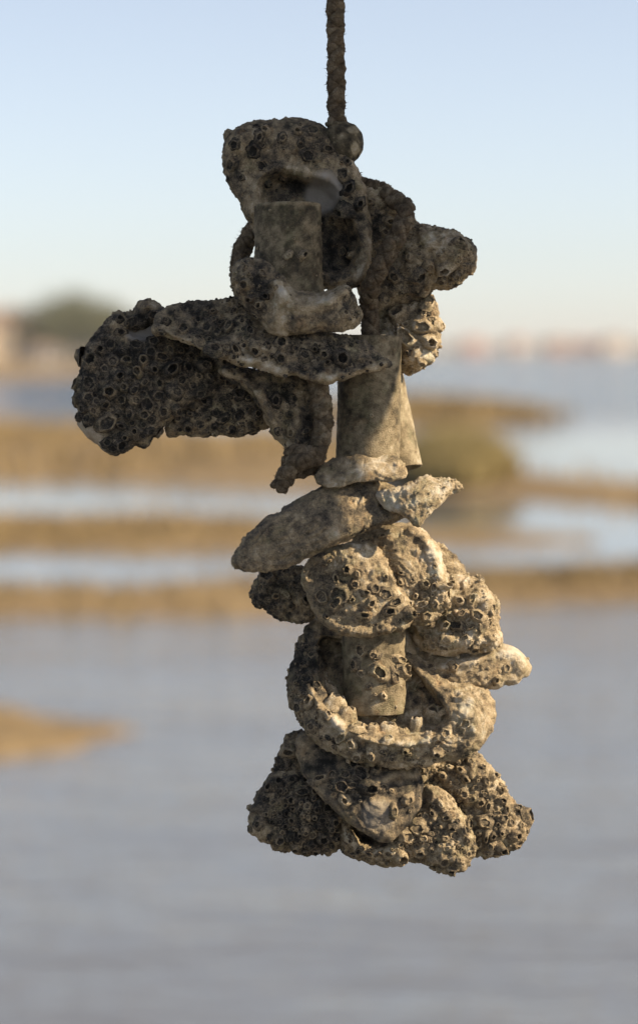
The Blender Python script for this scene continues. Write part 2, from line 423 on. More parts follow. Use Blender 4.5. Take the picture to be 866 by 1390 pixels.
oyster('short bone-like saddle shell with smooth pale ridge in front of the upper pipe',
       [(311,376),(321,352),(345,347),(370,354),(390,368),(402,388),(420,397),(447,395),(466,386),(478,393),(485,416),(494,426),(490,441),(470,452),(440,451),(410,453),(380,460),(360,450),(350,430),(330,415),(317,400)],
       -70, (0.06, -0.25), front=24, back=14, ew=26, seed=2, rug=0.65, tone=0.38, lump=5, knob=5, kcell=13, terr=.6, grain=1.6,
       feat=[('ridge', [(378,384),(388,402),(415,416),(445,408),(468,393)], 10, 16, .34), ('ridge', [(384,400),(375,430),(382,452)], 9, 5, .12), ('bump', 335, 375, 22, 22, 9)],
       patch=[('tone', 410, 425, 40, 18, .2, .12), ('tone', 335, 385, 25, 28, 0, -.12), ('tone', 470, 425, 20, 22, 0, -.12)],
       barn=[('mid', 8, 4, 7, [(340,375,22,25),(470,420,18,20)]), ('dark', 7, 4, 7, [(345,400,25,25),(480,420,12,20)])], crust=(170, 1.6, 3.4, .3, [(335,380,28,30),(475,420,18,22)]))
oyster('brown knobbly shell wedged behind the slanting rope at the top right',
       [(485,262),(497,247),(516,246),(536,257),(550,276),(552,300),(545,330),(530,365),(512,395),(492,410),(480,380),(484,310)],
       42, (0.05, 0.05), front=26, back=14, ew=26, seed=3, tone=0.46, lump=5, knob=4, patch=[('tone', 520, 272, 24, 20, 0, .14), ('tone', 515, 330, 25, 40, 0, -.2)],
       barn=[('mid', 5, 5, 8, [(520,290,22,30)])], crust=(70, 2, 3.6, .3, None))
oyster('shell arm jutting out right with a blunt tip and two large barnacle rings',
       [(540,290),(560,296),(578,306),(600,311),(626,317),(644,334),(648,350),(641,371),(628,383),(606,393),(592,389),(586,402),(560,410),(535,420),(508,440),(494,425),(500,390),(525,350)],
       30, (-0.12, 0.1), front=30, back=22, ew=34, seed=4, tone=0.44, lump=5, knob=5, kcell=18, terr=1.4,
       feat=[('ridge', [(560,300),(585,335),(560,365)], 10, 6, .12), ('bump', 615, 340, 24, 18, 8), ('ridge', [(500,420),(540,400),(580,385)], 9, 5)],
       patch=[('tone', 585, 335, 18, 16, 0, .2), ('tone', 545, 380, 30, 18, 0, -.2), ('tone', 625, 340, 22, 18, 0, .08)],
       spots=[(602,364,13,'mid'),(536,376,12,'dark'),(566,374,11,'dark')],
       barn=[('mid', 14, 4, 8, [(585,350,36,22),(615,355,14,16)])], crust=(90, 2, 3.6, .3, None))
oyster('rounded cup shell of pale open barnacles tucked behind the middle pipe top',
       [(500,440),(515,424),(540,411),(565,404),(586,401),(594,420),(596,450),(592,476),(581,496),(565,508),(545,507),(530,495),(505,480),(495,460)],
       44, (-0.25, -0.05), front=24, back=16, ew=34, seed=5, tone=0.5, lump=4, knob=7, kcell=18,
       feat=[('bump', 568, 486, 15, 13, 12, .1)], patch=[('tone', 570, 480, 18, 14, 0, .15), ('tone', 590, 450, 6, 40, 0, .2)],
       barn=[('pale', 16, 6, 11, [(550,440,28,22),(572,450,20,30)]), ('mid', 6, 4, 7, None)], crust=(60, 2, 3.6, .5, None), spots=[(544,427,12,'pale'),(570,443,12,'pale'),(552,460,14,'pale'),(525,438,10,'pale')])
# --- left arm
oyster('long flat dark shell lying across the string above the middle pipe',
       [(207,442),(211,420),(240,412),(265,408),(300,406),(320,403),(345,408),(385,430),(420,448),(460,452),(495,462),(516,477),(530,491),(526,500),(500,506),(470,515),(440,521),(415,516),(400,508),(385,513),(370,506),(350,496),(330,497),(305,490),(280,478),(255,466),(230,461),(212,453)],
       -62, (0.05, -0.55), front=9, back=12, ew=10, seed=6, rug=0.8, tone=0.32, lump=5, knob=5, kcell=16, terr=1.8, tper=8, grain=1.3,
       feat=[('bump', 370, 465, 120, 24, 8), ('ridge', [(212,445),(240,458),(275,470),(310,486),(345,492),(385,508),(430,516),(480,508),(522,494)], 7, 5, .3), ('ridge', [(420,465),(455,478),(500,486)], 7, 5, .06), ('ridge', [(300,462),(340,466),(380,480)], 8, 4, .05)],
       patch=[('tone', 320, 475, 35, 9, .35, .15), ('tone', 225, 445, 14, 9, 0, .2), ('tone', 480, 485, 30, 12, .3, .08)],
       barn=[('dark', 26, 5, 10, [(270,430,55,18),(380,475,60,20)]), ('mid', 10, 4, 8, [(300,465,70,16),(460,490,40,12)])], crust=(200, 1.8, 3.4, .15, None), spots=[(281,443,11,'dark'),(348,474,10,'mid'),(384,468,11,'dark'),(381,485,8,'dark'),(250,444,9,'dark'),(463,487,10,'dark'),(415,484,10,'dark')])
oyster('big dark shell at the left end, crowded with ring barnacles, smooth pale lower lip',
       [(117,472),(134,446),(154,426),(166,422),(176,433),(185,414),(198,406),(213,411),(232,430),(290,450),(330,495),(305,520),(285,535),(265,546),(245,560),(226,575),(211,592),(200,606),(182,606),(165,618),(145,613),(124,596),(108,576),(112,560),(102,530),(110,500),(112,484)],
       -18, (0.10, -0.12), front=14, back=20, ew=15, jag=1.2, seed=7, tone=0.2, tvar=.2, lump=5, knob=5, kcell=17, terr=.8,
       feat=[('bump', 190, 520, 70, 65, 16), ('ridge', [(118,580),(130,600),(150,612)], 12, 6, .0), ('cav', [(165,452),(170,438),(205,432),(228,440),(222,462),(190,466)], 9, 7, 0), ('bump', 152, 436, 16, 14, 8), ('bump', 198, 415, 14, 10, 8)],
       patch=[('nacre', 192, 452, 24, 12, 0, .8), ('tone', 124, 592, 22, 32, -.6, .5), ('nacre', 122, 594, 20, 34, -.6, .34), ('tone', 160, 440, 14, 16, .5, .5), ('tone', 205, 415, 11, 10, 0, .45), ('tone', 225, 555, 30, 10, -.6, .12)],
       barn=[('dark', 100, 8, 11.5, [(180,520,60,55),(240,490,45,35),(150,560,40,35)]), ('dark', 14, 4, 6.5, [(190,530,80,70)])], crust=(130, 2, 3.8, .12, [(180,530,70,60)]))
oyster('brown barnacled shell hanging between the dark left shell and the ridged shell',
       [(222,588),(232,565),(250,540),(275,515),(300,498),(335,500),(352,530),(366,560),(362,582),(336,587),(315,593),(295,590),(275,595),(250,592)],
       4, (0.05, -0.1), front=18, back=14, ew=30, seed=8, tone=0.29, lump=5, knob=5, kcell=15,
       patch=[('tone', 320, 575, 45, 14, 0, .14)],
       barn=[('dark', 36, 5, 9, [(300,555,45,30),(260,575,22,16)]), ('mid', 8, 4, 7, [(310,583,45,8)])], crust=(120, 2, 3.6, .2, None))
oyster('curved shell with a thin pale ridge hanging beside the rope loop',
       [(294,506),(299,497),(330,497),(365,503),(410,512),(436,526),(440,560),(430,600),(414,618),(397,622),(388,607),(370,592),(362,572),(354,552),(344,537),(320,523)],
       -26, (0.12, -0.1), front=8, back=12, ew=9, seed=9, rug=0.7, tone=0.3, lump=4, knob=3, terr=1.4,
       feat=[('bump', 375, 555, 40, 50, 8), ('ridge', [(298,503),(328,512),(352,535),(366,562),(380,592),(394,612)], 6, 11, .24), ('ridge', [(360,520),(395,560),(405,600)], 10, 4)],
       patch=[('tone', 310, 505, 18, 8, .3, .15)], barn=[('dark', 9, 4, 8, [(390,545,30,35)]), ('mid', 5, 3.5, 6, [(395,570,25,35)])], crust=(80, 1.6, 3.2, .25, None))
# --- middle
oyster('thin round shell flake under the middle pipe, half in sun',
       [(425,650),(432,634),(452,622),(480,618),(515,614),(540,621),(553,638),(551,648),(535,652),(510,650),(480,655),(445,662)],
       -52, (0.0, -0.8), front=6, back=6, ew=10, jag=1.2, seed=10, rug=0.5, tone=0.52, lump=1.2, terr=3.0, tper=7, knob=0, pit=1, pcell=6, patch=[('tone', 520, 630, 30, 16, 0, .1), ('tone', 455, 640, 20, 20, 0, -.2)])
oyster('broad grey domed shell slanting down to a point on the left, pitted and flaking',
       [(313,764),(321,745),(345,715),(385,690),(410,675),(432,663),(470,653),(512,652),(534,658),(558,678),(562,694),(546,706),(510,717),(462,736),(422,753),(396,766),(360,771),(330,773)],
       -72, (0.20, -0.42), front=8, back=14, ew=8, jag=1.0, seed=11, rug=0.6, tvar=.17, tone=0.37, lump=2, terr=2.8, tper=9, pit=3.4, pcell=8, grain=1.2,
       feat=[('bump', 430, 712, 95, 34, 16), ('ridge', [(320,758),(370,745),(430,738),(500,708),(550,690)], 10, 4), ('bump', 365, 725, 40, 24, 6)],
       patch=[('tone', 485, 682, 10, 6, -.4, .42), ('tone', 455, 722, 7, 7, .4, .42), ('tone', 370, 728, 30, 14, -.7, .12), ('tone', 520, 665, 25, 12, 0, .12)], barn=[('mid', 3, 3, 5, None)], crust=(25, 1.3, 2.2, .3, None))
oyster('pale sunlit shell wedge pointing right under the slanted pipe',
       [(505,668),(535,662),(560,655),(576,644),(592,650),(612,650),(629,657),(627,666),(606,675),(591,690),(577,703),(570,716),(560,712),(552,702),(525,692)],
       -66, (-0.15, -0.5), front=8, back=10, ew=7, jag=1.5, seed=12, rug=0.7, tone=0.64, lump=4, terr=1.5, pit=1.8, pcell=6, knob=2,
       feat=[('bump', 570, 672, 30, 18, 8), ('ridge', [(540,690),(575,678),(612,660)], 6, 3, .12)], patch=[('tone', 575, 705, 20, 14, 0, -.1)], crust=(30, 1.4, 2.4, .55, None))
oyster('olive brown shell with folded right edge behind the pitted round shell',
       [(470,742),(495,718),(530,711),(556,711),(581,724),(596,745),(606,775),(610,802),(602,830),(585,848),(545,850),(510,830),(490,790)],
       -30, (-0.02, -0.15), front=11, back=18, ew=11, seed=13, rug=0.75, tone=0.47, lump=4, terr=2.2, tper=8, knob=3, pit=1.2,
       feat=[('bump', 545, 775, 45, 50, 14), ('ridge', [(555,715),(580,735),(595,775),(600,815)], 8, 6, .15), ('bump', 535, 738, 22, 18, 8)],
       patch=[('tone', 520, 740, 28, 20, 0, -.1), ('tone', 585, 770, 14, 40, 0, .12)],
       barn=[('mid', 10, 5, 9, [(545,790,28,35),(520,735,25,14)]), ('pale', 22, 3.5, 6, [(590,812,22,18),(575,835,25,14)])], crust=(160, 1.6, 3.4, .5, [(590,815,28,24)]))
oyster('round pitted brown shell facing outward above the barnacled lower pipe',
       [(407,786),(414,762),(438,745),(470,737),(500,737),(520,748),(528,775),(548,800),(560,828),(555,850),(535,860),(500,866),(465,863),(436,847),(420,820)],
       -62, (0.05, -0.05), front=10, back=18, ew=11, seed=14, rug=0.8, tone=0.45, lump=4, terr=1.2, pit=2.6, pcell=9, knob=3, kcell=18, grain=1.4,
       feat=[('bump', 480, 798, 52, 46, 16), ('bump', 480, 762, 32, 20, 6, .08), ('ridge', [(418,815),(440,842),(480,858),(530,855)], 6, 4, .12)],
       patch=[('tone', 478, 760, 30, 18, 0, .1), ('tone', 430, 790, 18, 30, 0, -.05)],
       barn=[('mid', 13, 5, 9, [(480,810,36,24),(455,800,22,20)]), ('mid', 6, 5, 8, [(525,810,18,26)])], crust=(70, 1.5, 3, .35, None), spots=[(460,803,13,'mid'),(455,817,11,'mid'),(508,797,8,'mid'),(494,803,6,'mid'),(492,833,9,'mid')])
oyster('small dark shell poking out left below the grey domed shell, flecked with sun',
       [(339,802),(350,780),(375,769),(412,768),(435,790),(435,835),(408,847),(380,841),(360,827),(343,816)],
       16, (-0.1, -0.2), front=18, back=14, ew=28, seed=15, tone=0.3, lump=6, knob=6, kcell=20, terr=1.6,
       feat=[('bump', 362, 798, 12, 14, 8)], barn=[('mid', 5, 6, 10, [(365,795,20,15)]), ('dark', 4, 4, 7, None)], crust=(40, 1.6, 3, .3, None))
oyster('small dark-topped shell edge peeping over the right pile of pale shells',
       [(580,742),(596,738),(614,752),(630,768),(634,784),(620,795),(590,790),(575,765)],
       34, (-0.1, -0.3), front=14, back=10, ew=20, seed=16, tone=0.43, lump=4, knob=3)
oyster('lumpy sunlit shell with folded barnacles piled on the right',
       [(556,800),(580,782),(610,776),(642,786),(656,782),(661,800),(676,811),(676,840),(683,860),(676,876),(640,884),(604,892),(572,884),(552,850)],
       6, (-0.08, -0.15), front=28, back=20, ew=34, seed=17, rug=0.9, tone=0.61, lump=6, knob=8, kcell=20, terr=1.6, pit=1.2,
       feat=[('ridge', [(602,862),(630,872),(668,866)], 7, 7, .15), ('ridge', [(620,830),(645,830),(652,850),(635,862)], 6, 6, .1)],
       barn=[('pale', 20, 6, 11, [(630,830,32,28),(600,870,26,16)]), ('mid', 7, 5, 9, [(625,845,28,22)])], crust=(170, 1.8, 3.8, .52, None))
oyster('smooth tan tongue-shaped shell sticking out right below the sunlit pile',
       [(540,905),(552,880),(590,884),(612,888),(645,879),(682,874),(706,882),(721,899),(719,915),(706,926),(672,932),(640,935),(610,930),(588,923)],
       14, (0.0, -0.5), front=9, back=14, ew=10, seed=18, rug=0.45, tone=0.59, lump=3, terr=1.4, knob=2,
       feat=[('bump', 650, 905, 60, 22, 9), ('ridge', [(578,908),(615,899),(655,892),(700,882)], 6, 7, .18), ('bump', 705, 902, 9, 12, 5)], patch=[('tone', 640, 915, 40, 9, 0, -.1)],
       barn=[('mid', 4, 5, 8, [(600,905,30,10),(680,905,20,10)])], crust=(40, 1.6, 3, .5, None))
# --- lower group, base tones raised to paint in sunlit brightness
oyster('upright sunlit shell wall sloping down behind the barnacled lower pipe',
       [(515,850),(535,836),(565,846),(572,880),(582,902),(604,925),(622,950),(628,980),(600,1000),(560,1000),(530,985),(515,930)],
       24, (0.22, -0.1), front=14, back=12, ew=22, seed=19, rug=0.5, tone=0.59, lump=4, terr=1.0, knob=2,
       feat=[('ridge', [(548,868),(580,905),(612,950)], 9, 8, .1)], barn=[('pale', 5, 6, 10, [(580,950,25,22)]), ('mid', 4, 5, 9, [(590,945,25,22)])], crust=(40, 1.8, 3.2, .5, None))
oyster('big bowl-shaped shell cupping the lower pipe, barnacles standing along its rim',
       [(418,846),(440,841),(478,852),(525,862),(556,880),(590,912),(612,930),(640,928),(664,938),(673,960),(669,986),(651,1011),(622,1026),(580,1032),(540,1037),(500,1031),(450,1016),(411,986),(391,950),(394,900)],
       -24, (0.06, -0.5), front=30, back=40, ew=44, seed=20, rug=0.7, tone=0.45, lump=4, terr=2.6, tper=7, knob=4, kcell=15,
       feat=[('cav', [(428,868),(446,862),(490,872),(530,880),(560,902),(598,940),(612,966),(602,988),(545,997),(490,990),(452,962),(430,920)], 44, 12, .03),
             ('ridge', [(420,930),(436,956),(468,985),(510,999),(560,1001),(605,989)], 4.5, 7, .2), ('ridge', [(625,945),(655,950),(660,980),(630,1005)], 7, 6, .08), ('ridge', [(625,962),(642,965),(640,985)], 6, 5, .05),
             ('bump', 640, 970, 26, 30, 10)],
       patch=[('tone', 640, 970, 30, 36, 0, .18), ('tone', 412, 888, 28, 44, 0, -.34), ('tone', 470, 1000, 45, 10, .4, -.1)],  # left arm toned down, painting in the shade it lies in
       barn=[('pale', 12, 7, 11, [(480,988,20,8),(540,985,45,8),(590,975,20,10),(448,945,12,22)]), ('dark', 16, 4, 8, [(410,890,18,45),(430,1000,40,12)]), ('mid', 18, 4, 8, [(520,1022,60,10),(420,980,20,20)])],
       crust=(220, 1.8, 3.6, .35, [(400,920,14,50),(500,1022,80,12)]),
       up=1.3, spots=[(447,936,12,'pale'),(454,955,15,'pale'),(468,970,14,'pale'),(484,983,12,'pale'),(504,987,13,'pale'),(526,988,14,'pale'),(546,989,12,'mid'),(566,985,15,'pale'),(588,976,14,'pale'),(602,962,12,'pale')])
oyster('grey-blue drooping shell with square barnacle rings and a glassy pale tip',
       [(402,1003),(410,993),(440,996),(480,1006),(520,1014),(560,1022),(577,1060),(572,1090),(556,1116),(536,1136),(516,1140),(495,1128),(475,1116),(455,1097),(430,1077),(411,1050),(401,1020)],
       -52, (0.02, -0.35), front=8, back=8, ew=9, seed=21, rug=0.4, tone=0.25, lump=4, terr=1.2, knob=2.5,
       feat=[('bump', 490, 1068, 55, 42, 14), ('ridge', [(500,1062),(535,1050),(570,1052)], 7, 7, .25), ('bump', 520, 1095, 26, 24, 8), ('bump', 552, 1080, 10, 10, 6)],
       patch=[('nacre', 513, 1102, 24, 22, .4, .32), ('tone', 450, 1085, 30, 8, .7, .12), ('tone', 420, 1030, 20, 25, 0, -.1)],
       barn=[('dark', 5, 8, 11, [(465,1065,14,10),(500,1068,12,8),(478,1050,20,10)]), ('mid', 7, 5, 8, [(470,1060,40,22),(550,1080,12,14)])], crust=(50, 1.6, 3, .25, None), spots=[(462,1064,11,'dark'),(500,1066,12,'dark'),(487,1048,13,'dark'),(553,1082,9,'mid'),(468,1082,8,'mid')])
oyster('small dark shell corner showing left of the drooping grey-blue shell',
       [(370,1040),(379,1016),(391,996),(405,988),(425,1000),(430,1045),(400,1058),(372,1062)],
       -4, (0.0, -0.1), front=14, back=12, ew=20, seed=22, tone=0.37, lump=5, knob=5, barn=[('mid', 5, 5, 8, None)], crust=(30, 1.8, 3, .3, None))
oyster('rounded brown shell at the lower left packed with small barnacles, bare tan tip',
       [(339,1112),(347,1080),(365,1055),(390,1040),(415,1038),(448,1065),(466,1095),(466,1125),(460,1150),(446,1157),(420,1160),(400,1156),(375,1151),(350,1139),(340,1126)],
       -18, (0.05, -0.12), front=16, back=20, ew=18, feat=[('bump', 415, 1105, 55, 45, 14)], seed=23, tone=0.25, lump=5, knob=6, kcell=14,
       patch=[('tone', 355, 1130, 16, 16, .5, .32), ('tone', 385, 1048, 26, 8, -.4, .25)],
       barn=[('dark', 75, 5, 9, [(410,1105,42,40),(440,1130,35,24)]), ('mid', 18, 4, 7, [(410,1110,45,40)])], crust=(220, 1.8, 3.6, .2, [(415,1110,45,40)]))
oyster('lowest shell of the string, hollow at the left with a thin pale lip',
       [(462,1108),(478,1100),(520,1110),(555,1090),(582,1060),(612,1082),(632,1110),(647,1135),(642,1160),(633,1179),(610,1185),(585,1176),(560,1166),(520,1178),(490,1170),(464,1156),(453,1130)],
       -22, (0.0, -0.1), front=26, back=22, ew=36, seed=24, tone=0.44, lump=6, knob=7, kcell=15, terr=1.0,
       feat=[('cav', [(470,1100),(500,1108),(535,1130),(524,1146),(503,1151),(484,1143),(472,1126)], 46, 6, -.25), ('ridge', [(465,1108),(470,1130),(484,1149),(505,1156),(527,1148)], 5, 7, .3),
             ('ridge', [(585,1065),(605,1095),(635,1130)], 10, 10, .1), ('ridge', [(550,1120),(535,1150),(520,1165)], 6, 8, .2)],
       patch=[('tone', 560, 1140, 24, 22, 0, -.18)],
       barn=[('mid', 44, 5, 9, [(600,1140,32,38),(500,1160,40,10)]), ('pale', 14, 4, 7, [(615,1130,24,40),(560,1150,30,20)])], crust=(200, 1.8, 3.8, .4, None))
oyster('triangular tan shell at the lower right studded with open barnacles',
       [(540,1040),(570,1015),(640,1012),(656,1029),(680,1060),(697,1090),(713,1110),(717,1130),(706,1151),(682,1156),(666,1164),(640,1156),(622,1130),(595,1085)],
       10, (-0.05, -0.12), front=26, back=20, ew=36, seed=25, tone=0.45, lump=5, knob=6, kcell=17,
       feat=[('bump', 640, 1045, 26, 14, 6, .05)], patch=[('tone', 645, 1110, 18, 26, 0, -.14), ('tone', 695, 1110, 14, 30, -.5, .15)],
       barn=[('mid', 50, 5.5, 10, [(660,1095,32,38),(640,1140,30,14)]), ('pale', 14, 4.5, 8, [(680,1130,28,24),(600,1060,30,18)])], crust=(140, 1.8, 3.6, .42, None))

# ------------------------------------------------------------------ pipes
def pipe(label, a, b, r, seed, tone=0.4, wall=4.0, patch=(), barn=(), crust=0, kind='mid', dark_to=None):
    A = np.array(W(*a)); B = np.array(W(*b)); ax = B - A; L = np.linalg.norm(ax); ax /= L
    u = np.cross(ax, [0, 1, 0]); u /= np.linalg.norm(u); w = np.cross(ax, u)
    if w[1] > 0: w = -w; u = -u                                   # w faces the lens
    n = 72; m = max(8, int(L / S / 2.2)); R = r * S; wl = wall * S
    th = np.arange(n) / n * 2 * math.pi
    rings = [(i / m, 0.0) for i in range(m + 1)]
    prof = [(0.0, R - wl)] + [(0.0, R - .9 * S)] + [(max(.9 * S / L, 0), R)] + [(i / m, R) for i in range(1, m)] + [(1 - .9 * S / L, R), (1.0, R - .9 * S), (1.0, R - wl)] + [(i / 8, R - wl) for i in range(7, 0, -1)]
    V = []; 
    for t, rr in prof:
        c = A + ax * L * t
        V.append(c + rr * (np.cos(th)[:, None] * u + np.sin(th)[:, None] * w))
    V = np.concatenate(V); k = len(prof)
    i = np.arange(k)[:, None] * n + np.arange(n)[None]; j = np.roll(i, -1, 1); i2 = np.roll(i, -1, 0); j2 = np.roll(j, -1, 0)
    F = np.stack([i, j, j2, i2], -1).reshape(-1, 4)
    cen = A + np.clip((V - A) @ ax, 0, L)[:, None] * ax
    rad = V - cen; rad /= np.linalg.norm(rad, axis=1)[:, None] + 1e-9
    outer = np.repeat(np.array([rr for _, rr in prof]) > R - 2 * S, n)
    q = V / S + seed * 77.0
    rel = (0.8 * fbm(q / 40, 2, seed) + 0.55 * fbm(q / 6, 3, seed + 1)) * S
    rel = np.where(outer, rel, 0.2 * rel)
    Vd = V + rad * rel[:, None]
    px = CX + V[:, 0] / S; py = HOR - (V[:, 2] - H) / S
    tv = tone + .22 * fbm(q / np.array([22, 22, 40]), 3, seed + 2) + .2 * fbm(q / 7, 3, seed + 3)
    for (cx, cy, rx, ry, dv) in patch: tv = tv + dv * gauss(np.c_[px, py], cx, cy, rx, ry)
    e = mesh = None
    root = empty('spacer_pipe', Vector(A)); tag(root, label, 'pipe', 'pipe spacers between the shells')
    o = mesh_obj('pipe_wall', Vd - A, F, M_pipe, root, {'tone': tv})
    n0 = np.cross(Vd[F[m * n // 2][1]] - Vd[F[m * n // 2][0]], Vd[F[m * n // 2][3]] - Vd[F[m * n // 2][0]])
    if n0 @ rad[F[m * n // 2][0]] < 0: o.data.flip_normals()
    for (bx, by, br, bk) in barn:
        d2 = (px - bx) ** 2 + (py - by) ** 2 + np.where(outer & (rad[:, 1] < .1), 0, 1e9); c = int(np.argmin(d2))
        put_barnacle(root, Vd[c], rad[c], br * S, bk)
    if crust:
        c = rng.choice(np.where(outer)[0], crust); crust_mesh('barnacle_crust', Vd[c], rad[c], rng.uniform(1.3, 2.6, crust) * S, tone, root)
    return root
pipe('short grey pipe standing upright under the topmost hollow shell', (390, 279, -22), (394, 420, -34), 45.5, 1, .36, patch=[(390,279,60,3.5,.3),(372,330,40,30,-.04)], crust=26,  # thin pale strip paints a lit edge along the top rim
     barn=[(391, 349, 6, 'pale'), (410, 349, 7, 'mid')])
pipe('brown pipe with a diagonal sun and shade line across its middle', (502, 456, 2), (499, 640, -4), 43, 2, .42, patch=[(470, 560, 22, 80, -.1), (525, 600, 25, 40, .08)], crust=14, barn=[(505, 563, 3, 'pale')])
pipe('sunlit pale pipe leaning out behind the brown middle pipe', (498, 470, 74), (533, 640, 46), 41, 3, .56, crust=8)
pipe('lower pipe with open barnacles cemented on it, standing in the bowl shell', (507, 848, -8), (509, 968, -12), 43, 4, .45, crust=30,
     barn=[(488,877,8,'mid'),(507,884,8,'mid'),(482,898,8,'dark'),(515,907,11,'pale'),(547,908,11,'mid'),(534,912,9,'mid'),(518,938,5,'pale'),(541,890,8,'pale'),(489,908,6,'pale'),(553,920,8,'mid'),(500,925,5,'mid')])

# ------------------------------------------------------------------ round float the rope enters
def float_ball():
    c = np.array(W(465, 194, 24)); R = 29 * S
    nu, nv = 72, 40; V = []
    for i in range(nv + 1):
        ph = math.pi * (0.02 + 0.96 * i / nv)
        for j in range(nu):
            t = j / nu * 2 * math.pi; V.append((math.sin(ph) * math.cos(t), math.sin(ph) * math.sin(t), math.cos(ph)))
    N = np.array(V); q = N * 29 + 300
    Vd = N * R * np.array([1, 1, 1.04]) + N * (S * (1.0 * fbm(q / 16, 2, 3) + .35 * fbm(q / 4, 2, 5)))[:, None]
    F = [(i * nu + j, (i + 1) * nu + j, (i + 1) * nu + (j + 1) % nu, i * nu + (j + 1) % nu) for i in range(nv) for j in range(nu)]
    px = 465 + N[:, 0] * 29; py = 194 - N[:, 2] * 29
    tv = .2 + .2 * fbm(q / 9, 3, 6) + .1 * fbm(q / 3, 2, 8)
    P = np.c_[px, py]
    for cx, cy, rx, ry, d in ((480, 178, 9, 6, .5), (482, 203, 6, 10, .5), (466, 187, 6, 5, .3), (490, 207, 4, 6, .3), (452, 172, 8, 4, .2)): tv = tv + d * sstep(.3, .55, gauss(P, cx, cy, rx, ry)) * (N[:, 1] < .3)
    root = empty('rope_float', Vector(c)); tag(root, 'round dark float with pale worn scars just below the hanging rope', 'float')
    mesh_obj('float_body', Vd, F, M_pipe, root, {'tone': tv})
    # worn collar where the rope comes in
    th = np.arange(32) / 32 * 2 * math.pi; V = []
    for rr, z in ((12, 28), (15.5, 28.5), (16.5, 26.5), (15, 23)): V += [(rr * S * math.cos(t), rr * S * math.sin(t), z * S) for t in th]
    F = [(k * 32 + j, k * 32 + (j + 1) % 32, (k + 1) * 32 + (j + 1) % 32, (k + 1) * 32 + j) for k in range(3) for j in range(32)]
    V = np.array(V) + np.array([-8 * S, 0, -0.5 * S])
    mesh_obj('collar', V, F, M_pipe, root, {'tone': np.full(len(V), .3)})
float_ball()

